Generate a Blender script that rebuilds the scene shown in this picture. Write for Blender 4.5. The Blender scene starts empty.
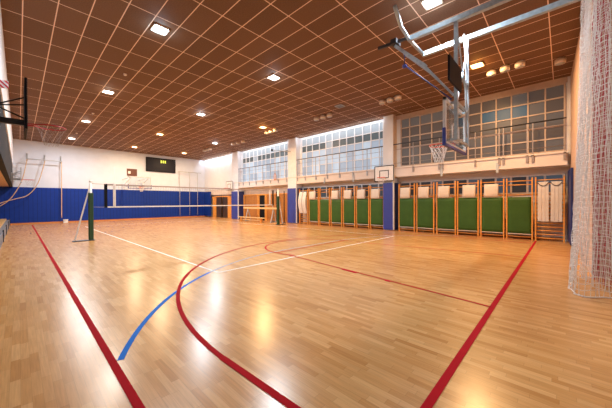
import bpy, math, random
from mathutils import Vector, Matrix
random.seed(7)
SC = bpy.context.scene
COL = SC.collection
H_CEIL = 6.5
X_WIN, X_LOW, X_PIL = 14.8, 15.1, 14.42
Y_FAR = 30.2

# ------------------------------------------------------------------ helpers
class MB:
    """collects boxes, tubes and faces; build() links them as one mesh object"""
    def __init__(s, org=(0, 0, 0)):
        s.o = Vector(org); s.v = []; s.f = []; s.m = []; s.sm = []
    def add(s, vs, fs, mi=0, smooth=False):
        b = len(s.v)
        s.v += [tuple(Vector(v) - s.o) for v in vs]
        for f in fs:
            s.f.append([b + i for i in f]); s.m.append(mi); s.sm.append(smooth)
        return s
    def box(s, x0, x1, y0, y1, z0, z1, mi=0):
        vs = [(x, y, z) for z in (z0, z1) for y in (y0, y1) for x in (x0, x1)]
        return s.add(vs, [(0, 2, 3, 1), (4, 5, 7, 6), (0, 1, 5, 4), (2, 6, 7, 3), (0, 4, 6, 2), (1, 3, 7, 5)], mi)
    def quad(s, a, b, c, d, mi=0):
        return s.add([a, b, c, d], [(0, 1, 2, 3)], mi)
    def poly(s, pts, z, mi=0):
        return s.add([(x, y, z) for x, y in pts], [tuple(range(len(pts)))], mi)
    def tube(s, pts, r, n=8, mi=0, closed=False, cap=True):
        P = [Vector(p) for p in pts]; k = len(P)
        vs = []; up = None
        for i in range(k):
            if closed: t = P[(i + 1) % k] - P[i - 1]
            else: t = P[min(i + 1, k - 1)] - P[max(i - 1, 0)]
            t.normalize()
            if up is None:
                up = Vector((0, 0, 1)) if abs(t.z) < .9 else Vector((1, 0, 0))
            a = (up - t * up.dot(t)); a.normalize(); b = t.cross(a); up = a
            rr = r[i] if isinstance(r, (list, tuple)) else r
            for j in range(n):
                w = 2 * math.pi * j / n
                vs.append(P[i] + (a * math.cos(w) + b * math.sin(w)) * rr)
        fs = []
        for i in range(k if closed else k - 1):
            i2 = (i + 1) % k
            for j in range(n):
                j2 = (j + 1) % n
                fs.append((i * n + j, i * n + j2, i2 * n + j2, i2 * n + j))
        if cap and not closed:
            fs.append(tuple(range(n))[::-1]); fs.append(tuple((k - 1) * n + j for j in range(n)))
        return s.add(vs, fs, mi, True)
    def bar(s, p0, p1, w, h, mi=0):
        """rectangular bar between two points; w sideways, h in the other direction"""
        a = Vector(p0); b = Vector(p1); t = (b - a).normalized()
        ref = Vector((0, 0, 1)) if abs(t.z) < .95 else Vector((0, 1, 0))
        sd = t.cross(ref).normalized(); u = sd.cross(t)
        vs = [p + sd * (i * w / 2) + u * (j * h / 2) for p in (a, b) for i, j in ((-1, -1), (1, -1), (1, 1), (-1, 1))]
        return s.add(vs, [(3, 2, 1, 0), (4, 5, 6, 7), (0, 1, 5, 4), (1, 2, 6, 5), (2, 3, 7, 6), (3, 0, 4, 7)], mi)
    def lathe(s, prof, c, n=24, mi=0, axis='z'):
        vs = []
        for (r, h) in prof:
            for j in range(n):
                w = 2 * math.pi * j / n
                vs.append((c[0] + r * math.cos(w), c[1] + r * math.sin(w), c[2] + h))
        fs = [(i * n + j, i * n + (j + 1) % n, (i + 1) * n + (j + 1) % n, (i + 1) * n + j) for i in range(len(prof) - 1) for j in range(n)]
        fs.append(tuple(range(n))[::-1]); fs.append(tuple((len(prof) - 1) * n + j for j in range(n)))
        return s.add(vs, fs, mi, True)
    def build(s, name, mats, parent=None, bevel=0, segs=2):
        me = bpy.data.meshes.new(name); me.from_pydata(s.v, [], s.f)
        for m in (mats if isinstance(mats, (list, tuple)) else [mats]): me.materials.append(m)
        me.polygons.foreach_set('material_index', s.m); me.polygons.foreach_set('use_smooth', s.sm)
        me.update()
        o = bpy.data.objects.new(name, me); COL.objects.link(o)
        if parent: o.parent = parent
        else: o.location = s.o
        if bevel:
            b = o.modifiers.new('soft', 'BEVEL'); b.width = bevel; b.segments = segs; b.limit_method = 'ANGLE'
        return o

def tag(o, label, cat, group=None, kind=None):
    o['label'] = label; o['category'] = cat
    if group: o['group'] = group
    if kind: o['kind'] = kind
    return o
def thing(name, label, cat, loc=(0, 0, 0), group=None):
    o = bpy.data.objects.new(name, None); COL.objects.link(o); o.location = loc
    o.empty_display_size = .1
    return tag(o, label, cat, group)
def struct(name, mb, mats, parent=None, bevel=0):
    o = mb.build(name, mats, parent, bevel)
    if not parent: o['kind'] = 'structure'
    return o
def dup(o, parent=None, loc=None, label=None, cat=None, group=None):
    kids = list(o.children)
    c = o.copy(); COL.objects.link(c)
    c.parent = parent
    if loc is not None: c.location = loc
    if label: c['label'] = label
    if group: c['group'] = group
    for k in kids: dup(k, c)
    return c
ORD = ['first', 'second', 'third', 'fourth', 'fifth', 'sixth', 'seventh', 'eighth']

# ------------------------------------------------------------------ materials
def nodes(name):
    m = bpy.data.materials.new(name); m.use_nodes = True
    nt = m.node_tree; return m, nt, nt.nodes['Principled BSDF'], nt.nodes, nt.links
def mat(name, col, rough=.5, metal=0, spec=.5, emit=None, es=0, vary=.06, scale=6, alpha=1):
    m, nt, b, N, L = nodes(name)
    b.inputs['Roughness'].default_value = rough; b.inputs['Metallic'].default_value = metal
    b.inputs['Specular IOR Level'].default_value = spec
    if emit: b.inputs['Emission Color'].default_value = (*emit, 1); b.inputs['Emission Strength'].default_value = es
    if alpha < 1: b.inputs['Alpha'].default_value = alpha
    tc = N.new('ShaderNodeTexCoord'); nz = N.new('ShaderNodeTexNoise'); nz.inputs['Scale'].default_value = scale; nz.inputs['Detail'].default_value = 3
    L.new(tc.outputs['Object'], nz.inputs['Vector'])
    mr = N.new('ShaderNodeMapRange'); mr.inputs[1].default_value = .3; mr.inputs[2].default_value = .7
    mr.inputs[3].default_value = 1 - vary; mr.inputs[4].default_value = 1 + vary
    L.new(nz.outputs['Fac'], mr.inputs[0])
    mx = N.new('ShaderNodeMix'); mx.data_type = 'RGBA'; mx.blend_type = 'MULTIPLY'; mx.inputs[0].default_value = 1
    mx.inputs[6].default_value = (*col, 1); L.new(mr.outputs[0], mx.inputs[7]); L.new(mx.outputs[2], b.inputs['Base Color'])
    return m
def math_node(N, L, op, a, b=None):
    n = N.new('ShaderNodeMath'); n.operation = op
    for i, x in enumerate((a, b)):
        if x is None: continue
        if isinstance(x, (int, float)): n.inputs[i].default_value = x
        else: L.new(x, n.inputs[i])
    return n.outputs[0]

def floor_mat():
    m, nt, b, N, L = nodes('maple_parquet')
    tc = N.new('ShaderNodeTexCoord'); sp = N.new('ShaderNodeSeparateXYZ'); L.new(tc.outputs['Object'], sp.inputs[0])
    M = lambda op, a, c=None: math_node(N, L, op, a, c)
    X, Y = sp.outputs[0], sp.outputs[1]
    rx = M('DIVIDE', X, .066); row = M('FLOOR', rx)
    w1 = N.new('ShaderNodeTexWhiteNoise'); w1.noise_dimensions = '1D'; L.new(row, w1.inputs['W'])
    ry = M('ADD', M('DIVIDE', Y, .46), M('MULTIPLY', w1.outputs['Value'], 7.3)); colm = M('FLOOR', ry)
    cb = N.new('ShaderNodeCombineXYZ'); L.new(row, cb.inputs[0]); L.new(colm, cb.inputs[1])
    w2 = N.new('ShaderNodeTexWhiteNoise'); w2.noise_dimensions = '2D'; L.new(cb.outputs[0], w2.inputs['Vector'])
    rp = N.new('ShaderNodeValToRGB'); cr = rp.color_ramp
    cr.elements[0].color = (.47, .215, .062, 1); cr.elements[1].color = (.66, .365, .138, 1)
    for p, c in ((.08, (.53, .255, .078, 1)), (.4, (.575, .292, .096, 1)), (.8, (.615, .325, .115, 1))):
        e = cr.elements.new(p); e.color = c
    L.new(w2.outputs['Value'], rp.inputs[0])
    # grain
    mp = N.new('ShaderNodeMapping'); mp.inputs['Scale'].default_value = (60, 3, 1); L.new(tc.outputs['Object'], mp.inputs[0])
    nz = N.new('ShaderNodeTexNoise'); nz.inputs['Scale'].default_value = 1; nz.inputs['Detail'].default_value = 4; L.new(mp.outputs[0], nz.inputs[0])
    mr = N.new('ShaderNodeMapRange'); mr.inputs[1].default_value = .3; mr.inputs[2].default_value = .7; mr.inputs[3].default_value = .88; mr.inputs[4].default_value = 1.1
    L.new(nz.outputs['Fac'], mr.inputs[0])
    # seams
    fx = M('ABSOLUTE', M('SUBTRACT', M('FRACT', rx), .5)); fy = M('ABSOLUTE', M('SUBTRACT', M('FRACT', ry), .5))
    seam = M('MAXIMUM', M('GREATER_THAN', fx, .482), M('GREATER_THAN', fy, .496))
    sm = M('SUBTRACT', 1, M('MULTIPLY', seam, .22))
    tot = M('MULTIPLY', mr.outputs[0], sm)
    mx = N.new('ShaderNodeMix'); mx.data_type = 'RGBA'; mx.blend_type = 'MULTIPLY'; mx.inputs[0].default_value = 1
    L.new(rp.outputs[0], mx.inputs[6]); L.new(tot, mx.inputs[7])
    # large patches of wear
    n2 = N.new('ShaderNodeTexNoise'); n2.inputs['Scale'].default_value = .35; n2.inputs['Detail'].default_value = 2; L.new(tc.outputs['Object'], n2.inputs[0])
    m2 = N.new('ShaderNodeMapRange'); m2.inputs[1].default_value = .3; m2.inputs[2].default_value = .7; m2.inputs[3].default_value = .93; m2.inputs[4].default_value = 1.07; L.new(n2.outputs['Fac'], m2.inputs[0])
    my = N.new('ShaderNodeMix'); my.data_type = 'RGBA'; my.blend_type = 'MULTIPLY'; my.inputs[0].default_value = 1
    L.new(mx.outputs[2], my.inputs[6]); L.new(m2.outputs[0], my.inputs[7])
    L.new(my.outputs[2], b.inputs['Base Color'])
    b.inputs['Specular IOR Level'].default_value = .5
    rr = N.new('ShaderNodeMapRange'); rr.inputs[1].default_value = 0; rr.inputs[2].default_value = 1; rr.inputs[3].default_value = .245; rr.inputs[4].default_value = .265
    L.new(w2.outputs['Value'], rr.inputs[0]); L.new(rr.outputs[0], b.inputs['Roughness'])
    bp = N.new('ShaderNodeBump'); bp.inputs['Strength'].default_value = .012; bp.inputs['Distance'].default_value = .01
    L.new(nz.outputs['Fac'], bp.inputs['Height']); L.new(bp.outputs[0], b.inputs['Normal'])
    return m

def ceil_mat():
    m, nt, b, N, L = nodes('brown_acoustic_tiles')
    tc = N.new('ShaderNodeTexCoord'); sp = N.new('ShaderNodeSeparateXYZ'); L.new(tc.outputs['Object'], sp.inputs[0])
    M = lambda op, a, c=None: math_node(N, L, op, a, c)
    gx = M('DIVIDE', M('SUBTRACT', sp.outputs[0], .1044), .6005); gy = M('DIVIDE', M('SUBTRACT', sp.outputs[1], 8.974), 1.2453)
    fx = M('ABSOLUTE', M('SUBTRACT', M('FRACT', gx), .5)); fy = M('ABSOLUTE', M('SUBTRACT', M('FRACT', gy), .5))
    ln = M('MAXIMUM', M('GREATER_THAN', fx, .5 - .012 / .6005), M('GREATER_THAN', fy, .5 - .012 / 1.2453))
    cb = N.new('ShaderNodeCombineXYZ'); L.new(M('FLOOR', gx), cb.inputs[0]); L.new(M('FLOOR', gy), cb.inputs[1])
    w = N.new('ShaderNodeTexWhiteNoise'); w.noise_dimensions = '2D'; L.new(cb.outputs[0], w.inputs['Vector'])
    nz = N.new('ShaderNodeTexNoise'); nz.inputs['Scale'].default_value = 38; nz.inputs['Detail'].default_value = 2; L.new(tc.outputs['Object'], nz.inputs[0])
    val = M('ADD', M('MULTIPLY', M('SUBTRACT', nz.outputs['Fac'], .5), .9), M('MULTIPLY', w.outputs['Value'], .22))
    val = M('ADD', val, .9)
    mx = N.new('ShaderNodeMix'); mx.data_type = 'RGBA'; mx.blend_type = 'MULTIPLY'; mx.inputs[0].default_value = 1
    mx.inputs[6].default_value = (.165, .088, .052, 1); L.new(val, mx.inputs[7])
    mz = N.new('ShaderNodeMix'); mz.data_type = 'RGBA'; L.new(ln, mz.inputs[0]); L.new(mx.outputs[2], mz.inputs[6]); mz.inputs[7].default_value = (.85, .64, .50, 1)
    L.new(mz.outputs[2], b.inputs['Base Color']); b.inputs['Roughness'].default_value = .75; b.inputs['Specular IOR Level'].default_value = .25
    return m

def stripes_mat(name, c0, c1, axis, period, duty, rough=.5, spec=.25):
    m, nt, b, N, L = nodes(name)
    tc = N.new('ShaderNodeTexCoord'); sp = N.new('ShaderNodeSeparateXYZ'); L.new(tc.outputs['Object'], sp.inputs[0])
    M = lambda op, a, c=None: math_node(N, L, op, a, c)
    src = M('ADD', sp.outputs[0], sp.outputs[2]) if axis == 'diag' else (M('ADD', sp.outputs[0], sp.outputs[1]) if axis == 'xy' else sp.outputs['XYZ'.index(axis)])
    f = M('GREATER_THAN', M('FRACT', M('DIVIDE', src, period)), duty)
    nz = N.new('ShaderNodeTexNoise'); nz.inputs['Scale'].default_value = 3; L.new(tc.outputs['Object'], nz.inputs[0])
    mx = N.new('ShaderNodeMix'); mx.data_type = 'RGBA'; L.new(f, mx.inputs[0]); mx.inputs[6].default_value = (*c0, 1); mx.inputs[7].default_value = (*c1, 1)
    my = N.new('ShaderNodeMix'); my.data_type = 'RGBA'; my.blend_type = 'MULTIPLY'; my.inputs[0].default_value = 1
    L.new(mx.outputs[2], my.inputs[6]); L.new(M('ADD', M('MULTIPLY', nz.outputs['Fac'], .2), .9), my.inputs[7])
    L.new(my.outputs[2], b.inputs['Base Color']); b.inputs['Roughness'].default_value = rough; b.inputs['Specular IOR Level'].default_value = spec
    return m

def glass_mat(name, col, fac):
    m = bpy.data.materials.new(name); m.use_nodes = True; N = m.node_tree.nodes; L = m.node_tree.links
    N.remove(N['Principled BSDF'])
    t = N.new('ShaderNodeBsdfTransparent'); t.inputs[0].default_value = (*col, 1)
    g = N.new('ShaderNodeBsdfGlossy'); g.inputs['Roughness'].default_value = .05
    lw = N.new('ShaderNodeLayerWeight'); lw.inputs[0].default_value = .35
    mr = N.new('ShaderNodeMath'); mr.operation = 'MULTIPLY'; mr.inputs[1].default_value = fac; L.new(lw.outputs['Facing'], mr.inputs[0])
    mx = N.new('ShaderNodeMixShader'); L.new(mr.outputs[0], mx.inputs[0]); L.new(t.outputs[0], mx.inputs[1]); L.new(g.outputs[0], mx.inputs[2])
    L.new(mx.outputs[0], N['Material Output'].inputs[0])
    return m

FLOOR = floor_mat(); CEIL = ceil_mat()
WHITE = mat('white_wall_paint', (.71, .73, .77), .6, spec=.3, vary=.03, scale=2)
FARW = mat('white_end_wall_paint', (.66, .71, .80), .6, spec=.3, vary=.03, scale=2)
CREAM = mat('cream_wall_paint', (.68, .60, .55), .6, spec=.3, vary=.04, scale=2)
NEARW = mat('warm_wall_paint', (.60, .42, .32), .6, spec=.3)
PINKW = mat('pale_column_paint', (.72, .71, .73), .6, spec=.3)
BLUE = stripes_mat('blue_wall_pad', (.001, .020, .17), (.002, .032, .27), 'X', .25, .12, .6)
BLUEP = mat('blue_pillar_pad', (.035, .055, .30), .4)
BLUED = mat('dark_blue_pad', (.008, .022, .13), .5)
ORWOOD = mat('orange_varnished_wood', (.78, .34, .07), .4, spec=.3, vary=.12, scale=9)
SKIRT = mat('skirting_wood', (.60, .22, .06), .4)
SLATW = stripes_mat('orange_slat_wood', (.20, .07, .018), (.50, .20, .05), 'Y', .12, .18, .4)
SOFF = stripes_mat('slatted_soffit_wood', (.40, .22, .10), (.78, .52, .28), 'Y', .30, .25, .5)
GREEN = mat('green_vinyl', (.042, .105, .016), .55, spec=.25, vary=.12, scale=3)
GREEND = mat('dark_green_pad', (.012, .055, .018), .5)
CREAMV = mat('cream_vinyl', (.72, .62, .52), .5, vary=.07)
WHITEV = mat('white_boards', (.72, .66, .60), .45)
WFRAME = mat('white_window_frame', (.80, .80, .82), .45, vary=.03)
BFRAME = mat('warm_shaded_frame', (.52, .40, .32), .45)  # pale frames with the right bay's warm, dim light painted in
def pane(name, col, es, rough=.4):
    return mat(name, tuple(c * .3 for c in col), rough, emit=col, es=es * .85, spec=.3, vary=.15, scale=1.3)
PA1 = pane('frosted_grey_pane', (.50, .57, .64), .62)
PA2 = pane('dark_view_pane', (.16, .20, .22), .45)
PA3 = pane('frosted_sky_pane', (.60, .72, .86), .80)
PA4 = pane('frosted_pale_pane', (.48, .58, .72), .68)
PB1 = pane('brown_shaded_pane', (.17, .125, .10), .35)  # brown of the blinds, with warm room light mixed into the colour
PB2 = pane('dusky_blue_pane', (.04, .14, .22), .5)
PB3 = pane('grey_shaded_pane', (.20, .17, .15), .40)
PL1 = pane('dark_low_pane', (.06, .055, .06), .3)
PL2 = pane('blue_low_pane', (.07, .09, .115), .7)  # blue reflections on some low panes, put in as colour and glow
STEEL = mat('galvanised_steel', (.38, .45, .49), .42, metal=.3, vary=.15, scale=14)
STEELD = mat('dark_steel', (.05, .05, .055), .4, metal=.5)
GREY = mat('grey_painted_metal', (.42, .44, .46), .45, vary=.05)
PARAP = mat('dark_grey_parapet', (.075, .075, .08), .95, spec=.0)
BLACK = mat('black_plastic', (.006, .006, .008), .55, spec=.15)
SCREEN = mat('dark_display', (.010, .009, .014), .45, spec=.2)
CHARGR = mat('lit_yellow_digit', (.5, .6, .05), .4, emit=(.75, .85, .05), es=1.1)
BROWN = mat('brown_sign_board', (.13, .045, .025), .45)
RED = mat('red_line_paint', (.40, .005, .012), 34, spec=.22)
BLUEL = mat('blue_line_paint', (.03, .18, .62), 34, spec=.22)
WHITEL = mat('white_line_paint', (.80, .74, .66), 34, spec=.22)
GREYL = mat('glossed_blue_line', (.40, .38, .42), 34, spec=.22)  # blue line turned grey: white floor gloss painted into its colour
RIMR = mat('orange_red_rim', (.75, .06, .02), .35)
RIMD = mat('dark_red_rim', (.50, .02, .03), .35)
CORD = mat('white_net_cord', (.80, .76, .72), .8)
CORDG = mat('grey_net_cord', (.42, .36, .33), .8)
CORDR = mat('red_net_cord', (.42, .03, .04), .8)
CORDB = mat('black_net_cord', (.03, .03, .03), .8)
TAPE = mat('white_net_tape', (.82, .78, .72), .6)
ROPE = mat('tan_climbing_rope', (.62, .42, .26), .8)
PLASTW = mat('white_fixture_plastic', (.78, .66, .54), .4)
BOARDW = mat('white_backboard', (.78, .76, .74), .35)
GLASS = glass_mat('clear_backboard', (.90, .93, .95), .5)
BEAMW = mat('pale_beam_wood', (.78, .52, .24), .4, vary=.1)
YEL = mat('yellow_seat_wood', (.55, .34, .12), .45)
BGREY = mat('bluish_grey_panel', (.16, .18, .22), .5)
STRIPE = stripes_mat('red_white_stripes', (.80, .78, .76), (.65, .04, .06), 'diag', .10, .5)
DOORD = mat('dark_brown_door', (.06, .035, .025), .4)

# ------------------------------------------------------------------ room shell
fl = struct('floor', MB().box(-3, 15.1, -1.4, Y_FAR, -.1, 0), FLOOR)
struct('ceiling', MB().box(-.27, 14.9, -1.4, Y_FAR, H_CEIL, H_CEIL + .1), CEIL)
struct('wall_far', MB().box(-3, 15.3, Y_FAR, Y_FAR + .2, 0, H_CEIL), FARW)
struct('wall_left', MB().box(-.45, -.27, -1.4, Y_FAR, 4.4, H_CEIL + .1), WHITE)
struct('trim_1', MB().box(-.47, -.30, -1.4, Y_FAR, 2.85, 4.4), PARAP)                     # dark parapet of the left gallery
struct('trim_2', MB().box(-3, -.47, -1.4, Y_FAR, 2.86, 2.98), SOFF)                       # slatted soffit under it
struct('wall_recess', MB().box(-3.2, -3, -1.4, Y_FAR, 0, 2.98), BLUED)
# near wall: slightly skewed, then a recess behind the hanging net
nw = MB()
def nearx(x): return -.24 - (14.8 - x) * .036
nw.add([(x, y, z) for z in (0, H_CEIL) for (x, y) in ((15.1, nearx(15.1)), (8.4, nearx(8.4)), (8.4, nearx(8.4) - 1.3), (15.1, nearx(15.1) - 1.3))],
       [(0, 4, 5, 1), (1, 5, 6, 2), (2, 6, 7, 3), (3, 7, 4, 0), (4, 7, 6, 5), (0, 1, 2, 3)])
struct('wall_near', nw, NEARW)
struct('wall_behind', MB().box(-3.2, 8.6, -1.6, -1.4, 0, H_CEIL), WHITE)
# window wall
ww = MB()
ww.box(X_WIN + .04, X_LOW + .2, -1.4, Y_FAR, 2.98, H_CEIL)
struct('wall_window_upper', ww, WHITE)
struct('wall_window_lower', MB().box(X_LOW, X_LOW + .2, -.6, Y_FAR, 0, 2.98), CREAM)
gb = MB()
gb.box(14.46, X_WIN + .04, -.15, 23.6, 3.0, 3.46)
gb.box(14.40, X_WIN + .04, -.15, 23.6, 3.46, 3.54)
gb.box(14.84, X_LOW, 23.6, Y_FAR, 2.45, 3.0)
struct('trim_3', gb, CREAM)                                                              # gallery beam
pil = [(6.89, 7.47), (14.62, 15.55), (22.55, 23.65)]
for i, (a, b) in enumerate(pil):
    m = MB(); m.box(X_PIL, X_LOW + .1, a, b, 0, H_CEIL)
    struct('pillar_%d' % (i + 1), m, PINKW if i else WHITE)
# upper band of the right bay, its warm dim light painted in beige
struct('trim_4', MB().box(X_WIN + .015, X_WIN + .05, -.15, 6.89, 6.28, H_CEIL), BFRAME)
struct('pillar_side_shade', MB().box(X_PIL + .05, X_LOW, 6.87, 6.89, 2.98, H_CEIL), BFRAME)          # beige sheet, shade painted onto the hoop pillar's side
# skirtings
struct('baseboard_far', MB().box(-3, X_LOW, Y_FAR - .12, Y_FAR, 0, .11), SKIRT)
struct('baseboard_window', MB().box(X_LOW - .03, X_LOW, 0, 15, 0, .09), SKIRT)

# wooden panelling and doors under the left part of the gallery
sl = MB(); sl.box(X_LOW - .06, X_LOW, 15.6, 22.5, 0, 2.32)
struct('wall_panelling', sl, SLATW)
fr = MB(); fr.box(X_LOW - .12, X_LOW - .05, 15.55, 22.55, 2.27, 2.36)
for y in (15.62, 17.3, 18.9, 20.2, 22.4): fr.box(X_LOW - .12, X_LOW - .05, y, y + .09, 0, 2.3)
struct('trim_6', fr, ORWOOD)
def door(name, y0, y1, z1, m):
    o = struct(name, MB().box(X_LOW - .09, X_LOW - .02, y0, y1, 0, z1), m)
    h = MB(); h.tube([(X_LOW - .13, y0 + .1, 1.05), (X_LOW - .13, y0 + .24, 1.05)], .015); h.box(X_LOW - .13, X_LOW - .085, y0 + .09, y0 + .12, 1.03, 1.07)
    h.build('door_handle', STEEL, o)
    f = MB(); f.box(X_LOW - .14, X_LOW, y0 - .12, y0, 0, z1 + .1); f.box(X_LOW - .14, X_LOW, y1, y1 + .12, 0, z1 + .1); f.box(X_LOW - .14, X_LOW, y0, y1, z1, z1 + .1)
    f.build('door_frame', ORWOOD, o)
    return o
door('door_1', 19.15, 19.95, 2.25, BLACK)
door('door_2', 25.35, 26.5, 2.2, DOORD)
door('door_3', 26.62, 27.8, 2.2, DOORD)
struct('trim_7', MB().box(X_LOW - .13, X_LOW - .01, 27.9, 28.55, 0, 2.3).box(X_LOW - .13, X_LOW - .01, 24.75, 25.25, 0, 2.3), ORWOOD)

# windows ---------------------------------------------------------------
wn = [0]
def window(ys, zs, x, frame, picks, t=.05, deep=.05):
    wn[0] += 1
    f = MB(); p = MB(); used = []
    y0, y1, z0, z1 = ys[0], ys[-1], zs[0], zs[-1]
    for y in ys: f.box(x - deep, x + .03, y - t / 2, y + t / 2, z0 - t / 2, z1 + t / 2)
    for z in zs: f.box(x - deep + .005, x + .03, y0, y1, z - t / 2, z + t / 2)
    for i in range(len(ys) - 1):
        for j in range(len(zs) - 1):
            m = picks(i, j)
            if m not in used: used.append(m)
            p.quad((x, ys[i], zs[j]), (x, ys[i], zs[j + 1]), (x, ys[i + 1], zs[j + 1]), (x, ys[i + 1], zs[j]), used.index(m))
    o = struct('window_%d' % wn[0], f, frame)
    p.build('window_panes', used, o)
    return o
ZU = [3.58, 4.28, 4.86, 5.34, 5.82, 6.36]
def pickA(i, j):
    r = random.Random(i * 31 + j)
    if j == 4: return PA1
    if j == 3: return PA2 if r.random() < .72 else PA1
    return PA3 if r.random() < .55 else PA4
yA = [7.67, 7.93, 8.49, 9.07, 9.66, 10.28, 10.85, 11.47, 12.03, 12.63, 13.3, 13.89, 14.37]
window(yA, ZU, X_WIN + .03, WFRAME, pickA)
yC = [15.87, 16.33, 16.9, 17.53, 18.12, 18.75, 19.31, 19.93, 20.53, 21.17, 21.75, 22.3]
window(yC, ZU, X_WIN + .03, WFRAME, pickA)
yB = [-.07, .5, 1.05, 1.61, 2.16, 2.73, 3.27, 3.82, 4.37, 4.94, 5.54, 6.1, 6.59]
def pickB(i, j):
    r = random.Random(i * 17 + j)
    if j == 3 and i in (2, 3, 4, 6): return PB2
    return PB1 if r.random() < .6 else PB3
window(yB, [3.62, 4.12, 4.62, 5.2, 5.72, 6.24], X_WIN + .03, BFRAME, pickB)
def pickL(i, j):
    return PL2 if random.Random(i * 5 + 3).random() < .25 else PL1
window([-.05 + i * .567 for i in range(13)], [1.95, 2.70], X_LOW - .02, BFRAME, pickL, .07)
window([7.55 + i * .58 for i in range(13)], [1.95, 2.72], X_LOW - .02, WFRAME, pickL, .06)

# court markings: thin paint on the floor --------------------------------
Z = .002
def line(name, m, a, b, w, z=Z):
    a = Vector((*a, 0)); b = Vector((*b, 0)); d = (b - a).normalized(); n = Vector((-d.y, d.x, 0)) * w / 2
    mb = MB(); mb.quad(a - n + Vector((0, 0, z)), b - n + Vector((0, 0, z)), b + n + Vector((0, 0, z)), a + n + Vector((0, 0, z)))
    return mb.build(name, m, fl)
def arc(name, m, c, r, a0, a1, w, z=Z, n=72):
    mb = MB(); vs = []; fs = []
    for i in range(n + 1):
        a = math.radians(a0 + (a1 - a0) * i / n)
        for rr in (r - w / 2, r + w / 2): vs.append((c[0] + rr * math.cos(a), c[1] + rr * math.sin(a), z))
    fs = [(2 * i, 2 * i + 1, 2 * i + 3, 2 * i + 2) for i in range(n)]
    mb.add(vs, fs); return mb.build(name, m, fl)
CX = 7.45
line('red_sideline_marking', RED, (.63, -.3), (.68, 28.6), .066, .0045)
line('red_sideline_marking', RED, (14.2, .82), (14.2, 28.6), .06, .0045)
line('red_baseline_marking', RED, (.63, .765), (14.2, .765), .07, .0045)
line('red_baseline_marking', RED, (.67, 28.6), (14.2, 28.6), .05, .0045)
arc('red_three_point_marking', RED, (CX, 2.55), 6.02, 0, 180, .06, .0045)
line('red_three_point_marking', RED, (CX - 5.97, .80), (CX - 6.02, 2.55), .07, .0045)
line('red_three_point_marking', RED, (CX + 5.97, .80), (CX + 6.02, 2.55), .07, .0045)
arc('red_free_throw_circle_marking', RED, (CX, 6.5), 1.85, -10, 200, .055, .0045)
line('red_key_marking', RED, (5.62, 6.0), (4.90, .78), .045, .0045)
line('red_key_marking', RED, (CX * 2 - 5.62, 6.0), (CX * 2 - 4.93, .85), .045, .0045)
line('red_free_throw_marking', RED, (5.65, 6.58), (9.25, 6.58), .05, .0045)
line('red_key_block_marking', RED, (5.29, 3.80), (5.23, 3.36), .11, .0055)
line('red_key_tick_marking', RED, (5.13, 2.62), (5.12, 2.50), .10, .0055)
a0 = math.degrees(math.asin((3.35 - .8) / 6.0))
arc('blue_goal_area_marking', BLUEL, (6.2, .75), 6.05, 180 - 24.6, 122, .06, .0030)
arc('glossed_goal_area_marking', GREYL, (6.2, .75), 6.05, 122, 90, .055, .0030)  # rest of the blue arc, greyed where the floor gloss dims it
arc('blue_goal_area_marking', GREYL, (8.7, .75), 6.05, 90, 24.6, .05, .0030)
line('glossed_goal_area_marking', GREYL, (6.2, 6.80), (8.7, 6.80), .05, .0030)
line('white_court_marking', WHITEL, (3.12, 5.72), (3.12, 23.7), .055, .0022)
line('white_court_marking', WHITEL, (3.12, 5.72), (12.0, 5.72), .055, .0022)
line('white_court_marking', WHITEL, (12.0, 5.72), (12.0, 23.7), .05, .0022)
line('white_court_marking', WHITEL, (3.12, 23.7), (12.0, 23.7), .05, .0022)

# ------------------------------------------------------------------ ceiling lights
WARMW, NEUT, COOL, COOL2, ORNG = (1, .94, .86), (.97, .98, 1), (.80, .91, 1), (.68, .86, 1), (1, .70, .42)
ORNG2 = (1, .58, .25)
PW = 225
LG = [(2.77, 8.24, COOL2, 'bluish bright', 'nearest of the left row'), (2.73, 14.49, WARMW, 'warm white', 'second of the left row'),
      (2.79, 20.62, NEUT, 'soft white', 'third of the left row'), (2.78, 26.85, NEUT, 'small white', 'far end of the left row'),
      (6.97, 2.32, COOL, 'cool white', 'above the suspended steel hoop frame'), (6.88, 8.2, COOL, 'cool white', 'second of the middle row'),
      (6.94, 14.5, COOL, 'cool white', 'above the volleyball net middle'), (6.93, 20.78, ORNG, 'orange glowing', 'fourth of the middle row'),
      (6.96, 27.1, ORNG, 'orange glowing', 'far end of the middle row by the blue wall'),
      (11.32, 2.22, ORNG2, 'orange glowing', 'right of the suspended hoop post'), (11.27, 8.23, None, 'dark switched off', 'among the lit panels'),
      (10.92, 14.12, ORNG2, 'orange glowing', 'beside the third spotlight trio'), (11.1, 20.71, COOL, 'cool white', 'towards the window wall corner'),
      (11.19, 27.0, ORNG, 'orange glowing', 'above the far black scoreboard')]
emat = {}
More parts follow.
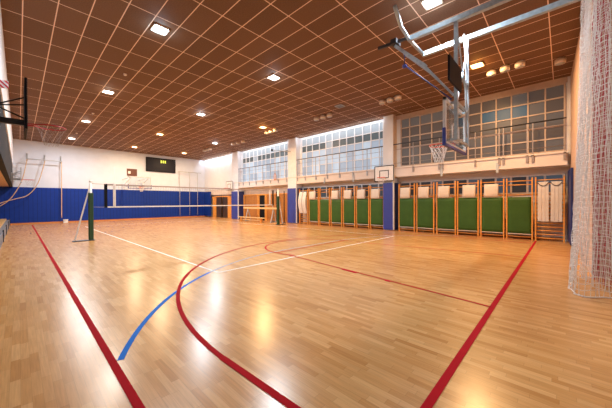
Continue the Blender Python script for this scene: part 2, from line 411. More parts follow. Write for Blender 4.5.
for (x, y, c, look, where) in LG:
    t = thing('ceiling_light', '%s square ceiling light, %s' % (look, where), 'ceiling light', (x, y, H_CEIL), 'square lights recessed in the brown ceiling')
    s = .20
    m = MB((x, y, H_CEIL)); 
    for q in ((x - s, x + s, y - s, y - s + .03), (x - s, x + s, y + s - .03, y + s), (x - s, x - s + .03, y - s, y + s), (x + s - .03, x + s, y - s, y + s)):
        m.box(*q, H_CEIL - .035, H_CEIL)
    m.build('light_frame', GREY if c is None else PLASTW, t)
    k = c or 'off'
    if k not in emat:
        emat[k] = mat('lit_diffuser_%d' % len(emat), (.8, .8, .8) if c else (.10, .10, .11), .4, emit=c, es=14 if c else 0) if c else mat('unlit_diffuser', (.12, .12, .13), .3)
    d = MB((x, y, H_CEIL)); d.box(x - s + .03, x + s - .03, y - s + .03, y + s - .03, H_CEIL - .02, H_CEIL - .005)
    d.build('diffuser', emat[k], t)
    if c:
        la = bpy.data.lights.new('panel_glow', 'AREA'); la.shape = 'SQUARE'; la.size = .33; la.color = c
        la.energy = PW * (1.25 if c in (COOL, COOL2) else 1.0) * {ORNG: 1.3, ORNG2: 1.75}.get(c, 1)
        lo = bpy.data.objects.new('panel_glow', la); COL.objects.link(lo); lo.location = (x, y, H_CEIL - .04)
        lp = bpy.data.lights.new('added_halo', 'POINT'); lp.shadow_soft_size = .04; lp.energy = {COOL: 11, COOL2: 13, ORNG: 13, ORNG2: 16}.get(c, 8)  # added point light, throws a coloured halo on the ceiling round each panel
        lp.color = {COOL: (.75, .88, 1), COOL2: (.45, .75, 1), ORNG: (1, .42, .08), ORNG2: (1, .42, .08)}.get(c, (1, .85, .7))
        lq = bpy.data.objects.new('added_halo', lp); COL.objects.link(lq); lq.location = (x, y, H_CEIL - .16)

# round drum spotlights in trios, and smoke detectors
def drum(x, y, r, label, group, name='drum_spotlight', cat='spotlight'):
    t = thing(name, label, cat, (x, y, H_CEIL), group)
    o = (x, y, H_CEIL)
    MB(o).lathe([(r * .75, 0), (r * .75, -.03), (r, -.035), (r, -.16), (r * .92, -.18)], o, 20).build('housing', PLASTW, t)
    MB(o).lathe([(r * .8, -.178), (r * .8, -.186)], o, 20).build('lens', GREY, t)
TR = [('nearest trio, right of the suspended hoop', [(12.19, 1.93), (12.12, 1.51), (12.11, 1.08)]), ('second trio, left of the suspended hoop', [(12.03, 6.29), (12.04, 5.9), (12.03, 5.5)]),
      ('third trio, over the middle windows', [(11.8, 10.29), (11.82, 9.82), (11.82, 9.34)]), ('fourth trio, beside an orange light', [(11.75, 14.8), (11.76, 14.36), (11.74, 13.86)]),
      ('fifth trio, before the far windows', [(12.07, 19.6), (12.15, 19.0), (12.2, 18.3)]), ('farthest trio, near the far corner', [(11.76, 23.9), (11.78, 23.4), (11.8, 22.9)])]
for tr, pts in TR:
    for nm, (x, y) in zip(('left', 'middle', 'right'), pts):
        drum(x, y, .15, 'white drum spotlight, %s one of the %s' % (nm, tr), 'drum spotlights in trios along the window side')
drum(12.8, .05, .15, 'single white drum spotlight against the near end wall', None)
for (y, w) in ((12.07, 'between the first two left-row lights'), (18.53, 'between second and third left-row lights'), (24.59, 'near the far end of the left row')):
    t = thing('smoke_detector', 'tiny round smoke detector on ceiling %s' % w, 'smoke detector', (2.81, y, H_CEIL), 'smoke detectors on the ceiling')
    o = (2.81, y, H_CEIL)
    MB(o).lathe([(.06, 0), (.06, -.03), (.04, -.055)], o, 16).build('detector_body', PLASTW, t)
    MB(o).lathe([(.015, -.055), (.012, -.065)], o, 10).build('indicator', GREY, t)

# ------------------------------------------------------------------ basketball hoops
def rim_and_net(parent, c, d, rimm, netm, org, r=.225, L=.42, th=.011, cord=.004):
    """c rim centre, d unit vector from board to court (in plan)"""
    m = MB(org); n = 28
    m.tube([(c[0] + r * math.cos(2 * math.pi * i / n), c[1] + r * math.sin(2 * math.pi * i / n), c[2]) for i in range(n)], th, 8, closed=True)
    e = (c[0] - d[0] * (r + .15), c[1] - d[1] * (r + .15))
    sx = (-d[1], d[0])
    for s in (-1, 1):
        m.bar((e[0] + sx[0] * .07 * s, e[1] + sx[1] * .07 * s, c[2] - .01), (c[0] - d[0] * r * .9 + sx[0] * .09 * s, c[1] - d[1] * r * .9 + sx[1] * .09 * s, c[2]), .025, .02)
    m.bar((e[0], e[1], c[2] - .05), (e[0] + d[0] * .02, e[1] + d[1] * .02, c[2] - .05), .2, .13)
    rim = m.build('rim', rimm, parent)
    k = MB(org); N = 12; lv = 5
    def pt(i, j):
        f = j / lv; rr = r * (1 - .55 * f ** .7); a = 2 * math.pi * (i + .5 * (j % 2)) / N
        return (c[0] + rr * math.cos(a), c[1] + rr * math.sin(a), c[2] - .01 - L * f)
    for j in range(lv):
        for i in range(N):
            k.tube([pt(i, j), pt(i, j + 1)], cord, 4, cap=False)
            k.tube([pt(i, j), pt(i - 1 if j % 2 == 0 else i + 1, j + 1)], cord, 4, cap=False)
    k.build('net', netm, parent)
    return rim

def side_hoop(xw, yc, d, label, group, boardm, linem, rimm, z0=2.80, netm=CORD, armm=STEELD, wall=None):
    """small wall hoop, board in a plane of constant x; d = +1 faces +x"""
    xb = xw
    org = (xb, yc, z0)
    t = thing('basketball_hoop', label, 'basketball hoop', org, group)
    hw, hh = .60, .90
    b = MB(org); b.box(xb - .015, xb + .015, yc - hw, yc + hw, z0, z0 + hh, 0)
    xf = xb + d * .017
    def stripe(y0, y1, za, zb): b.box(min(xf, xf + d * .004), max(xf, xf + d * .004), y0, y1, za, zb, 1)
    w = .045
    stripe(yc - hw, yc + hw, z0, z0 + w); stripe(yc - hw, yc + hw, z0 + hh - w, z0 + hh)
    stripe(yc - hw, yc - hw + w, z0, z0 + hh); stripe(yc + hw - w, yc + hw, z0, z0 + hh)
    stripe(yc - .29, yc + .29, z0 + .18, z0 + .18 + w); stripe(yc - .29, yc + .29, z0 + .59, z0 + .59 + w)
    stripe(yc - .29, yc - .29 + w, z0 + .18, z0 + .63); stripe(yc + .29 - w, yc + .29, z0 + .18, z0 + .63)
    b.build('backboard', [boardm, linem], t)
    rim_and_net(t, (xb + d * .36, yc, z0 + .20), (d, 0), rimm, netm, org, L=.36, cord=.0016 if netm is CORDG else .004)
    a = MB(org)
    if wall is not None:
        a.bar((wall, yc, z0 + .21), (xb - d * .015, yc, z0 + .21), .10, .10)
        for zz in (.30, .56, .70):
            a.tube([(wall, yc, z0 + .47), (xb - d * .015, yc, z0 + zz)], .013)
        a.bar((wall + d * .02, yc, z0 + .05), (wall + d * .02, yc, z0 + .6), .12, .03)
        a.build('wall_arm', armm, t)
    return t
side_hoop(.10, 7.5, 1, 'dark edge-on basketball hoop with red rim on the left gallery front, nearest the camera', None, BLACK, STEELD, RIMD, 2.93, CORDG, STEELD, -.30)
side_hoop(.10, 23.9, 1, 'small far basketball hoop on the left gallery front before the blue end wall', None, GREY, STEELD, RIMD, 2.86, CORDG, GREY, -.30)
side_hoop(14.30, 7.37, -1, 'white wall basketball hoop with black lines on the near blue padded pillar', None, BOARDW, BLACK, RIMR, 2.77, CORD, STEELD, X_PIL - .03)
side_hoop(14.30, 23.9, -1, 'small white basketball hoop high beside the farthest blue padded pillar', None, BOARDW, BLACK, RIMR, 2.82, CORD, STEELD, 14.46)

def glass_board(t, org, xc, y, z0, d, sub=True):
    """1.8 x 1.05 m clear board in a plane of constant y; d=+1 faces +y"""
    hw, hh = .90, 1.05
    g = MB(org); g.box(xc - hw, xc + hw, y - .007, y + .007, z0, z0 + hh, 0)
    board = g.build('backboard', GLASS, t)
    f = MB(org); w = .065
    def st(x0, x1, za, zb, e=.03): f.box(x0, x1, y - e, y + e, za, zb)
    st(xc - hw, xc + hw, z0, z0 + w); st(xc - hw, xc + hw, z0 + hh - w, z0 + hh)
    st(xc - hw, xc - hw + w, z0, z0 + hh); st(xc + hw - w, xc + hw, z0, z0 + hh)
    for a, b, c, e in ((xc - .3, xc + .3, z0 + .15, z0 + .20), (xc - .3, xc + .3, z0 + .55, z0 + .60), (xc - .3, xc - .25, z0 + .15, z0 + .6), (xc + .25, xc + .3, z0 + .15, z0 + .6)):
        f.box(a, b, y - .010, y + .010, c, e)
    f.build('board_frame', BOARDW, board)
    p = MB(org)
    p.box(xc - hw - .025, xc + hw + .025, y - .035, y + .035, z0 - .035, z0 + .02)
    for s in (-1, 1):
        p.box(xc + s * hw - .028, xc + s * hw + .028, y - .035, y + .035, z0 - .035, z0 + .36)
    p.build('edge_padding', BLUEP if d > 0 else BLUEP, board, .008)
    return board

# the suspended hoop on its steel ceiling frame
XA, XB, YP = 6.95, 7.95, 1.78
org = (CX, 2.0, H_CEIL)
t = thing('suspended_basketball_hoop', 'clear basketball hoop hanging from a galvanised steel ceiling frame near the camera', 'basketball hoop', org)
for x in (XA, XB):
    m = MB(org); m.bar((x, -.30 if x == XA else -.30, 5.8), (x, 2.9, 5.8), .10, .12)
    m.build('ceiling_beam', STEEL, t)
    h = MB(org); h.bar((x, -.22, 5.85), (x, -.22, H_CEIL), .05, .05)
    h.build('ceiling_hanger', STEEL, t)
    p = MB(org); p.bar((x, YP, 5.8), (x, YP, 3.02), .075, .075)
    p.build('post', STEEL, t)
cb = MB(org); cb.tube([(5.72, 2.68, 5.90), (6.42, 2.86, 5.88), (XA, 2.88, 5.8), (XB, 2.88, 5.8)], .045, 8)
cb.build('cross_bar', STEEL, t)
m = MB(org); m.bar((XA, 2.88, 5.84), (XA, 3.75, 5.90), .06, .07); m.bar((XA - .12, 3.25, 5.86), (XA + .15, 3.25, 5.86), .16, .12); m.build('pivot_arm', STEELD, t)
for dx, w in ((.0, .06), (.10, .04)):
    m = MB(org); m.bar((XA + dx, 3.25 - dx * 2, 5.77 - dx * 2.4), (XA + dx, 2.45 - dx * .5, 4.95 - dx * 1.2), w * 1.25, w * 1.25)
    m.bar((XA + dx, 2.5 - dx * .5, 5.0 - dx * 1.2), (XA + dx, 1.84, 4.08), w * .8, w * .8); m.build('diagonal_strut', STEEL if dx == 0 else GREY, t)
m = MB(org); m.tube([(7.0, 3.02, 5.6), (7.0, 3.02, 5.22)], .012); m.tube([(7.0, 3.02, 5.2), (7.05, 1.9, 4.02)], .016); m.build('pull_cable', BLUED, t)
m = MB(org); m.lathe([(.02, .05), (.055, .03), (.055, -.03), (.02, -.05)], (7.0, 3.02, 5.17), 14); m.build('pulley', BLUEP, t)
sb = MB(org)
for x in (XA, XB): sb.bar((x, YP + .03, 3.05), (x, 1.90, 3.05), .05, .05); sb.bar((x, YP + .03, 3.9), (x, 1.90, 3.9), .05, .05)
for z in (3.05, 3.9): sb.bar((XA, YP, z), (XB, YP, z), .05, .05)
sb.bar((XA, YP, 4.6), (XB, YP, 4.6), .05, .05); sb.bar((XA, YP - .02, 5.6), (XB, YP - .02, 3.9), .03, .03); sb.bar((XB, YP - .02, 5.6), (XA, YP - .02, 3.9), .03, .03)
sb.build('support_frame', STEEL, t)
m = MB(org); m.tube([(7.62, YP, 5.75), (7.66, YP - .06, 4.9), (7.60, YP - .05, 4.2), (7.66, YP - .05, 3.2)], .022); m.build('lift_cable', GREY, t)
glass_board(t, org, CX, 1.92, 2.90, 1)
rim_and_net(t, (CX, 2.31, 3.05), (0, 1), RIMR, CORD, org, .225, .42, .011, .006)

o = (6.48, 1.68, 4.08)
sc = thing('shot_clock', 'thin black shot clock panel above the suspended clear backboard', 'shot clock', o)
MB(o).box(6.02, 6.94, 1.66, 1.70, 4.08, 4.60).build('clock_case', BLACK, sc, .008)
MB(o).box(6.06, 6.90, 1.70, 1.704, 4.12, 4.56).build('clock_display', SCREEN, sc)
MB(o).box(6.80, 6.92, 1.70, 1.735, 4.2, 4.5).build('clock_bracket', STEELD, sc)

# far hoop on arms from the end wall
org = (7.45, Y_FAR, 2.9)
t = thing('far_basketball_hoop', 'clear far basketball hoop with blue lower padding in front of the blue end wall', 'basketball hoop', org)
m = MB(org)
for x in (6.75, 8.15):
    for z in (3.1, 3.85): m.bar((x, Y_FAR, z), (x, 27.45, z), .06, .06)
    m.bar((x, Y_FAR, 3.15), (x, 27.5, 3.82), .04, .04)
m.build('wall_arm', WFRAME, t)
glass_board(t, org, 7.45, 27.4, 2.9, -1)
rim_and_net(t, (7.45, 27.0, 3.05), (0, -1), RIMR, CORD, org, .225, .42, .022, .007)

# ------------------------------------------------------------------ end wall: padding, scoreboard, sign, ropes, poles
p = MB((0, Y_FAR, 0)); p.box(-2.98, 15.08, Y_FAR - .08, Y_FAR - .02, .12, 2.86); p.box(14.72, 14.83, 28.62, Y_FAR - .08, .12, 2.84)
o = p.build('wall_padding', BLUE, None, .01); tag(o, 'long royal blue padding along the lower end wall', 'wall padding')
org = (10.1, Y_FAR, 4.78)
s = thing('scoreboard', 'wide black scoreboard with small yellow digits high on the end wall', 'scoreboard', org)
MB(org).box(8.72, 11.55, Y_FAR - .15, Y_FAR - .03, 4.78, 6.2).build('case', BLACK, s, .02)
MB(org).box(8.80, 11.47, Y_FAR - .156, Y_FAR - .15, 4.86, 6.12).build('display', SCREEN, s)
d = MB(org)
for x in (10.07, 10.26, 10.45): d.box(x, x + .11, Y_FAR - .168, Y_FAR - .156, 5.72, 5.98)
d.build('lit_digits', CHARGR, s)
org = (7.55, Y_FAR, 4.22)
s = thing('brown_sign', 'small brown sign with a white patch above the far hoop', 'sign', org)
MB(org).box(7.1, 7.95, Y_FAR - .05, Y_FAR, 4.22, 4.9).build('sign_panel', BROWN, s, .01)
MB(org).box(7.2, 7.4, Y_FAR - .056, Y_FAR - .05, 4.42, 4.66).build('sign_patch', BOARDW, s)
org = (1.48, Y_FAR - .6, 5.0)
s = thing('rope_rail', 'horizontal grey climbing rope rail high on the end wall, left side', 'rope rail', org)
MB(org).tube([(.42, Y_FAR - .6, 5.0), (2.46, Y_FAR - .6, 5.0)], .035).build('rail', GREY, s)
for x in (.46, 1.45, 2.41):
    m = MB(org); m.tube([(x, Y_FAR - .6, 5.0), (x, Y_FAR - .02, 5.42)], .02); m.tube([(x, Y_FAR - .6, 5.0), (x, Y_FAR - .02, 4.95)], .02); m.box(x - .05, x + .05, Y_FAR - .03, Y_FAR, 4.9, 5.5)
    m.build('wall_bracket', GREY, s)
def smooth_path(pts, n=6):
    P = [Vector(p) for p in pts]; out = []
    for i in range(len(P) - 1):
        a, b, c, d = P[max(i - 1, 0)], P[i], P[i + 1], P[min(i + 2, len(P) - 1)]
        for k in range(n):
            u = k / n
            out.append(.5 * ((2 * b) + (c - a) * u + (2 * a - 5 * b + 4 * c - d) * u * u + (3 * b - a - 3 * c + d) * u ** 3))
    return out + [P[-1]]
yr = Y_FAR - .6
RP = [([(.46, yr, 4.96), (.18, yr, 3.37), (-.34, yr, 2.09), (-.93, yr, 1.43), (-1.6, yr - .1, 1.15)], 'tan climbing rope pulled left to the wall, from the rail end'),
      ([(1.45, yr, 4.96), (1.04, yr, 3.19), (.49, yr, 2.25), (-.19, yr - .03, 1.94), (-.78, yr - .06, 1.70), (-1.6, yr - .1, 1.25)], 'tan climbing rope pulled left in a sagging curve from the rail middle'),
      ([(2.41, yr, 4.96), (2.40, yr, 2.5), (2.39, yr, .42)], 'tan climbing rope hanging straight down from the rail')]
for pts, lb in RP:
    m = MB(pts[-1]); m.tube(smooth_path(pts), .028, 6); o = m.build('climbing_rope', ROPE); tag(o, lb, 'rope', 'climbing ropes on the end wall rail')
org = (-1.6, yr - .1, 1.0)
m = MB(org); m.box(-1.66, -1.54, yr - .16, Y_FAR - .08, 1.05, 1.35); o = m.build('rope_hook', STEELD); tag(o, 'dark hook holding the pulled climbing ropes on the blue end wall', 'hook')
org = (13.0, Y_FAR - .45, 4.95)
s = thing('pole_rail', 'horizontal grey climbing pole rail right of the scoreboard', 'pole rail', org)
MB(org).tube([(11.8, Y_FAR - .45, 4.95), (14.2, Y_FAR - .45, 4.95)], .03).build('rail', GREY, s)
for x in (11.85, 12.95, 13.85):
    m = MB(org); m.tube([(x, Y_FAR - .45, 4.95), (x, Y_FAR - .01, 4.95)], .02); m.build('wall_bracket', GREY, s)
for x, w in ((11.85, 'left'), (12.9, 'middle'), (13.8, 'right')):
    m = MB((x, Y_FAR - .45, .2)); m.tube([(x, Y_FAR - .45, 4.93), (x, Y_FAR - .45, .24)], .026, 8); o = m.build('climbing_pole', GREY)
    tag(o, 'slim grey vertical climbing pole before the end wall, %s of three' % w, 'climbing pole', 'climbing poles on the end wall')
m = MB((2.65, Y_FAR - .3, 0)); m.box(2.52, 2.80, Y_FAR - .42, Y_FAR - .2, 0, .26); m.box(2.5, 2.82, Y_FAR - .44, Y_FAR - .18, .2, .27)
o = m.build('white_floor_box', BOARDW, None, .01); tag(o, 'small white box on the floor at the blue end wall', 'box')
m = MB((-.2, 9.3, 4.24)); m.box(-.30, -.14, 9.25, 9.29, 4.24, 4.41); m.box(-.30, -.27, 9.2, 9.34, 4.28, 4.34)
o = m.build('striped_sign', STRIPE); tag(o, 'small red and white striped sign sticking out from the left gallery', 'sign')

# bleachers tucked under the left gallery
org = (-1.6, 21, 0)
s = thing('bleacher', 'low grey bleacher with yellow wooden seats under the left gallery', 'bleacher', org)
m = MB(org); m.box(-2.9, -.46, 9.5, 29.3, 0, .42); m.box(-2.9, -1.25, 9.5, 29.3, .42, .84)
m.build('bleacher_base', BGREY, s, .01)
for x0, x1, z in ((-1.15, -.62, .46), (-1.9, -1.3, .88)):
    m = MB(org); m.box(x0, x1, 9.6, 29.2, z - .05, z + .05); m.build('seat', YEL, s, .01)
for y in (13, 17, 21, 25, 29):
    m = MB(org); m.box(-.47, -.43, y - .05, y + .05, 0, .5); m.box(-.5, -.44, y - .25, y + .25, .30, .40); m.build('step_edge', STEELD, s)

# ------------------------------------------------------------------ padded pillars
def pad(y0, y1, x0, label, h=2.68, dep=.06):
    org = (X_PIL, (y0 + y1) / 2, 0)
    t = thing('pillar_padding', label, 'pillar padding', org, 'blue pads round the window wall pillars')
    m = MB(org); m.box(X_PIL - dep, X_PIL - .002, y0, y1, .03, h); m.build('front_pad', BLUEP, t, .012)  # front blue is lighter: reflected warm light painted in
    m = MB(org); m.box(X_PIL + .06, X_LOW - .02, y0 - dep, y0 - .004, .03, h); m.build('side_pad', BLUED, t, .012)  # same padding in a darker blue, shade painted in
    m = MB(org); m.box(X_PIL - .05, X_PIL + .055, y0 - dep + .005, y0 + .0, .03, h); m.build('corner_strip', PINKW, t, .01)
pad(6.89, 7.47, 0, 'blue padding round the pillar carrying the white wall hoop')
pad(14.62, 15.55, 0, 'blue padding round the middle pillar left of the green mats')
pad(22.55, 23.65, 0, 'blue padding round the farthest pillar near the dark doors')
m = MB((14.2, nearx(14.2), 0)); m.add([(x, nearx(x) + e, z) for z in (.04, 2.78) for (x, e) in ((15.0, .075), (13.3, .075), (13.3, .006), (15.0, .006))], [(0, 4, 5, 1), (1, 5, 6, 2), (2, 6, 7, 3), (3, 7, 4, 0), (4, 7, 6, 5), (0, 1, 2, 3)])
o = m.build('corner_padding', BLUED, None, .012)
tag(o, 'dark blue padding on the near end wall, right of the last wall bars', 'wall padding')

# ------------------------------------------------------------------ wall bars with mats
W = .84
def make_bars():
    t = thing('wall_bars', 'x', 'wall bars', (0, 0, 0), 'orange wooden wall bars along the window side')
    for s in (-1, 1):
        MB().box(-.05, .06, s * W / 2 - .022, s * W / 2 + .022, 0, 2.58).build('upright', ORWOOD, t, .006)
    for z in (.12, .27, .42, .57, .72, .87, 1.02, 1.17, 1.32, 1.47, 1.62, 1.87, 2.30, 2.46):
        m = MB(); m.tube([(.038, -W / 2 + .02, z), (.038, W / 2 - .02, z)], .019, 8); m.build('rung', ORWOOD, t)
    for z in (.35, 2.38):
        for s in (-1, 1):
            m = MB(); m.box(.06, X_LOW - 14.47, s * W / 2 - .015, s * W / 2 + .015, z - .02, z + .02); m.build('wall_bracket', STEELD, t)
    return t
def make_mat():
    t = thing('green_mat', 'x', 'mat', (0, 0, 0), 'green mats hung on the wall bars')
    v = MB(); n, k = 7, 10; w, h = .78, 1.53
    vs = []; fs = []
    for layer, x in ((0, -.042), (1, .008)):
        for j in range(k + 1):
            for i in range(n + 1):
                bul = -.012 * math.sin(math.pi * i / n) * math.sin(math.pi * j / k) + .006 * math.sin(i * 2.1 + j * 1.3)
                vs.append((x + (bul if layer == 0 else 0), -w / 2 + w * i / n, .25 + h * j / k))
    q = (n + 1) * (k + 1); id_ = lambda l, i, j: l * q + j * (n + 1) + i
    for j in range(k):
        for i in range(n):
            fs.append((id_(0, i, j), id_(0, i, j + 1), id_(0, i + 1, j + 1), id_(0, i + 1, j)))
            fs.append((id_(1, i, j), id_(1, i + 1, j), id_(1, i + 1, j + 1), id_(1, i, j + 1)))
    for i in range(n):
        fs.append((id_(0, i, 0), id_(0, i + 1, 0), id_(1, i + 1, 0), id_(1, i, 0))); fs.append((id_(0, i, k), id_(1, i, k), id_(1, i + 1, k), id_(0, i + 1, k)))
    for j in range(k):
        fs.append((id_(0, 0, j), id_(1, 0, j), id_(1, 0, j + 1), id_(0, 0, j + 1))); fs.append((id_(0, n, j), id_(0, n, j + 1), id_(1, n, j + 1), id_(1, n, j)))
    v.add(vs, fs, 0, True); v.build('mat_body', GREEN, t)
    m = MB(); m.box(-.05, .012, -w / 2, w / 2, .225, .252); m.build('bottom_hem', CREAMV, t)
    return t
def make_fold():
    t = thing('cream_folded_pad', 'x', 'folded pad', (0, 0, 0), 'cream pads folded over the upper rungs')
    # cross-section draped over a rung, extruded along y
    prof = []
    for a in range(0, 181, 20):
        w = math.radians(a); prof.append((-.035 - .075 * math.cos(w) * 1.0, 2.30 + .075 * math.sin(w)))
    outer = [(-.075, 1.80), (-.115, 1.84), (-.125, 2.0), (-.118, 2.2)] + prof + [(.03, 2.2), (.025, 1.82)]
    n = len(outer); m = MB(); w = .52; k = 8
    vs = []; fs = []
    for i in range(k + 1):
        y = -w / 2 + w * i / k; sc_ = 1 - (.10 if i in (0, k) else 0)
        for (x, z) in outer: vs.append(((x + .045) * sc_ - .045 + .006 * math.sin(i * 1.7 + z * 9), y, z))
    for i in range(k):
        for j in range(n): fs.append((i * n + j, i * n + (j + 1) % n, (i + 1) * n + (j + 1) % n, (i + 1) * n + j))
    fs.append(tuple(range(n))[::-1]); fs.append(tuple(k * n + j for j in range(n)))
    m.add(vs, fs, 0, True); m.build('pad_body', CREAMV, t)
    m = MB(); m.box(-.128, -.118, w / 2 - .10, w / 2 - .07, 1.86, 2.24); m.build('strap', PLASTW, t)
    return t
def make_board(lean):
    t = thing('white_slide_board', 'x', 'board', (0, 0, 0), 'white boards hung on the wall bars')
    m = MB(); n = 12
    vs = []; fs = []
    for j in range(n + 1):
        z = .80 + 1.58 * j / n; b = -lean * math.sin(math.pi * j / n)
        for x, y in ((-.07 + b, -.165), (-.07 + b, .165), (-.012 + b * .6, .165), (-.012 + b * .6, -.165)): vs.append((x, y, z))
    for j in range(n):
        for i in range(4): fs.append((j * 4 + i, j * 4 + (i + 1) % 4, j * 4 + 4 + (i + 1) % 4, j * 4 + 4 + i))
    fs.append((3, 2, 1, 0)); fs.append(tuple(n * 4 + i for i in range(4)))
    m.add(vs, fs); m.build('board_panel', WHITEV, t)
    m = MB()
    for y in (-.055, .055):
        m.tube([(-.074 - lean * math.sin(math.pi * j / n), y, .82 + 1.54 * j / n) for j in range(n + 1)], .006, 5)
    m.build('seam', CREAM, t)
    m = MB(); m.tube(smooth_path([(-.085, -.165, 2.36), (-.09, -.09, 2.25), (-.09, 0, 2.215), (-.09, .09, 2.25), (-.085, .165, 2.36)]), .011, 6); m.build('hanging_cord', CORDB, t)
    return t
BX = 14.47
Bunits = [6.135, 5.155, 4.16, 3.215, 2.26, 1.31, .36]
Aunits = [13.89, 12.87, 11.88, 10.87, 9.86, 8.87, 7.91]
bars0, mat0, fold0 = make_bars(), make_mat(), make_fold()
first = {'b': True, 'm': True, 'f': True}
def place(key, proto, loc, label):
    if first[key]:
        first[key] = False; proto.location = loc; proto['label'] = label; return proto
    return dup(proto, None, loc, label)
# in the right bay the frames count away from the hoop pillar; in the left bay from the middle pillar
for k, y in enumerate(Bunits):
    nm = ORD[k]
    place('b', bars0, (BX, y, 0), 'orange wooden wall bars, %s frame right of the white hoop pillar' % nm)
    if k < 6: place('m', mat0, (BX, y, 0), 'green hanging mat, %s one right of the white hoop pillar' % nm)
    if k < 5:
        place('f', fold0, (BX - .005, y + (.06, .07, .09, -.06, .03)[k], 0), 'cream pad folded over rungs, %s one right of the white hoop pillar' % nm)
for k, y in enumerate(Aunits):
    nm = ORD[k]
    place('b', bars0, (BX, y, 0), 'orange wooden wall bars, %s frame right of the middle blue pillar' % nm)
    if k: place('m', mat0, (BX, y, 0), 'green hanging mat, %s one right of the middle blue pillar' % ORD[k - 1])
    if k in (1, 3, 4, 5, 6):
        place('f', fold0, (BX - .005, y + .08, 0), 'cream pad folded over rungs, %s one right of the middle blue pillar' % ORD[(0, 0, 0, 1, 2, 3, 4)[k]])
b1 = make_board(.0)
b1.location = (BX, Bunits[6] + .19, 0); b1['label'] = 'flat white board with dark cord, left on the last wall bars by the net'
dup(b1, None, (BX, Bunits[6] - .20, 0), 'flat white board with dark cord, right on the last wall bars by the net')
b2 = make_board(.16)
b2.location = (BX, Aunits[0] + .19, 0); b2['label'] = 'bulging white board beside the middle blue pillar, left of a pair'
dup(b2, None, (BX, Aunits[0] - .20, 0), 'bulging white board beside the first green mat, right of a pair')

# ------------------------------------------------------------------ gallery railings
def railing(y0, y1, posts, anchors, label, m, zt=4.80):
    org = (14.42, (y0 + y1) / 2, 3.5)
    t = thing('gallery_railing', label, 'railing', org, 'slim railings along the window gallery')
    MB(org).tube([(14.42, y0, zt), (14.42, y1, zt)], .028).build('top_rail', STEELD, t)
    MB(org).tube([(14.42, y0, 4.50), (14.42, y1, 4.50)], .012).tube([(14.42, y0, 3.75), (14.42, y1, 3.75)], .012).build('lower_rail', m, t)
    for y in posts:
        MB(org).bar((14.42, y, 3.3), (14.42, y, zt), .035, .035).box(14.40, 14.46, y - .04, y + .04, 3.2, 3.5).build('railing_post', m, t)
    for y in anchors:
        MB(org).box(14.41, 14.46, y - .05, y + .05, 2.86, 3.30).build('anchor_plate', GREY, t)
RAILM = mat('brown_grey_railing', (.30, .24, .21), .4, metal=.3)
RAILL = mat('pale_grey_railing', (.36, .37, .40), .4, metal=.3)
railing(-.12, 6.86, [-.08, .87, 1.05, 1.85, 2.0, 2.9, 4.3, 4.45, 5.76], [2.07, 4.35], 'dark railing before the shaded windows right of the white hoop pillar', RAILM)
railing(7.5, 14.6, [7.58, 8.54, 9.55, 10.59, 11.62, 12.67, 13.7, 14.5], [9.52, 11.88], 'slim railing before the bright windows left of the white hoop pillar', RAILL)
railing(15.6, 22.5, [15.7, 16.7, 17.7, 18.7, 19.7, 20.7, 21.7, 22.4], [], 'slim railing before the far bright windows', RAILL)

# swing arm with hanging rope handle
org = (14.42, 15.1, 5.5)
t = thing('swing_arm', 'thin dark wall arm with a hanging cord and grip, before far windows', 'wall arm', org)
MB(org).tube([(14.40, 15.2, 5.5), (14.3, 17.3, 5.9)], .03).build('arm', GREY, t)
MB(org).lathe([(.03, .09), (.09, .05), (.09, -.05), (.03, -.09)], (14.3, 17.31, 5.9), 12).build('arm_head', BLACK, t)
MB(org).tube([(14.3, 16.95, 5.83), (14.3, 16.95, 4.0)], .014).build('cord', ROPE, t)
m = MB(org); m.tube([(14.3, 16.95, 4.0), (14.3, 17.08, 3.75), (14.3, 17.05, 3.5), (14.3, 16.95, 3.42), (14.3, 16.85, 3.5), (14.3, 16.82, 3.75)], .03, 8, closed=True); m.build('grip', SKIRT, t)

# ------------------------------------------------------------------ volleyball net and posts
def post(x, y, s, label):
    org = (x, y, 0)
    t = thing('volleyball_post', label, 'volleyball post', org, 'padded volleyball posts')
    MB(org).tube([(x, y, 0), (x, y, 2.56)], .045, 12).tube([(x, y, 2.50), (x, y, 2.58)], .06, 12).build('pole', TAPE, t)
    m = MB(org); m.box(x - .085, x + .085, y - .085, y + .085, .03, 2.05); m.build('post_padding', GREEND, t, .03, 3)
    m = MB(org); m.bar((x, y, 2.45), (x - s * .52, y + .12, .06), .05, .05); m.build('strut', TAPE, t)
    m = MB(org); m.box(min(x - s * .62, x + s * .12), max(x - s * .62, x + s * .12), y - .14, y + .14, 0, .035); m.build('foot_plate', STEELD, t, .008)
NY = 14.75
post(2.13, NY, 1, 'left volleyball post with dark green padding and a slanting white strut')
post(12.72, NY, -1, 'right volleyball post with dark green padding before the wooden panelling')
org = (7.5, NY, 1.43)
t = thing('volleyball_net', 'thin volleyball net stretched across the hall between two green padded posts', 'volleyball net', org)
x0, x1 = 2.66, 12.25
m = MB(org)
nx = 80
for i in range(nx + 1):
    x = x0 + (x1 - x0) * i / nx; m.tube([(x, NY, 1.43), (x, NY, 2.43)], .0022, 3, cap=False)
for j in range(1, 10): m.tube([(x0, NY, 1.43 + .1 * j), (x1, NY, 1.43 + .1 * j)], .0022, 3, cap=False)
o = m.build('net_mesh', CORDB, t); 
MB(org).box(x0, x1, NY - .006, NY + .006, 2.39, 2.46).build('top_tape', CORDG, t)
MB(org).box(x0, x1, NY - .006, NY + .006, 1.40, 1.46).build('bottom_tape', TAPE, t)
MB(org).box(x0 - .06, x0 + .06, NY - .008, NY + .008, 1.40, 2.46).build('end_sleeve', BLACK, t)
MB(org).box(x1 - .06, x1 + .06, NY - .008, NY + .008, 1.40, 2.46).build('end_sleeve', BLACK, t)
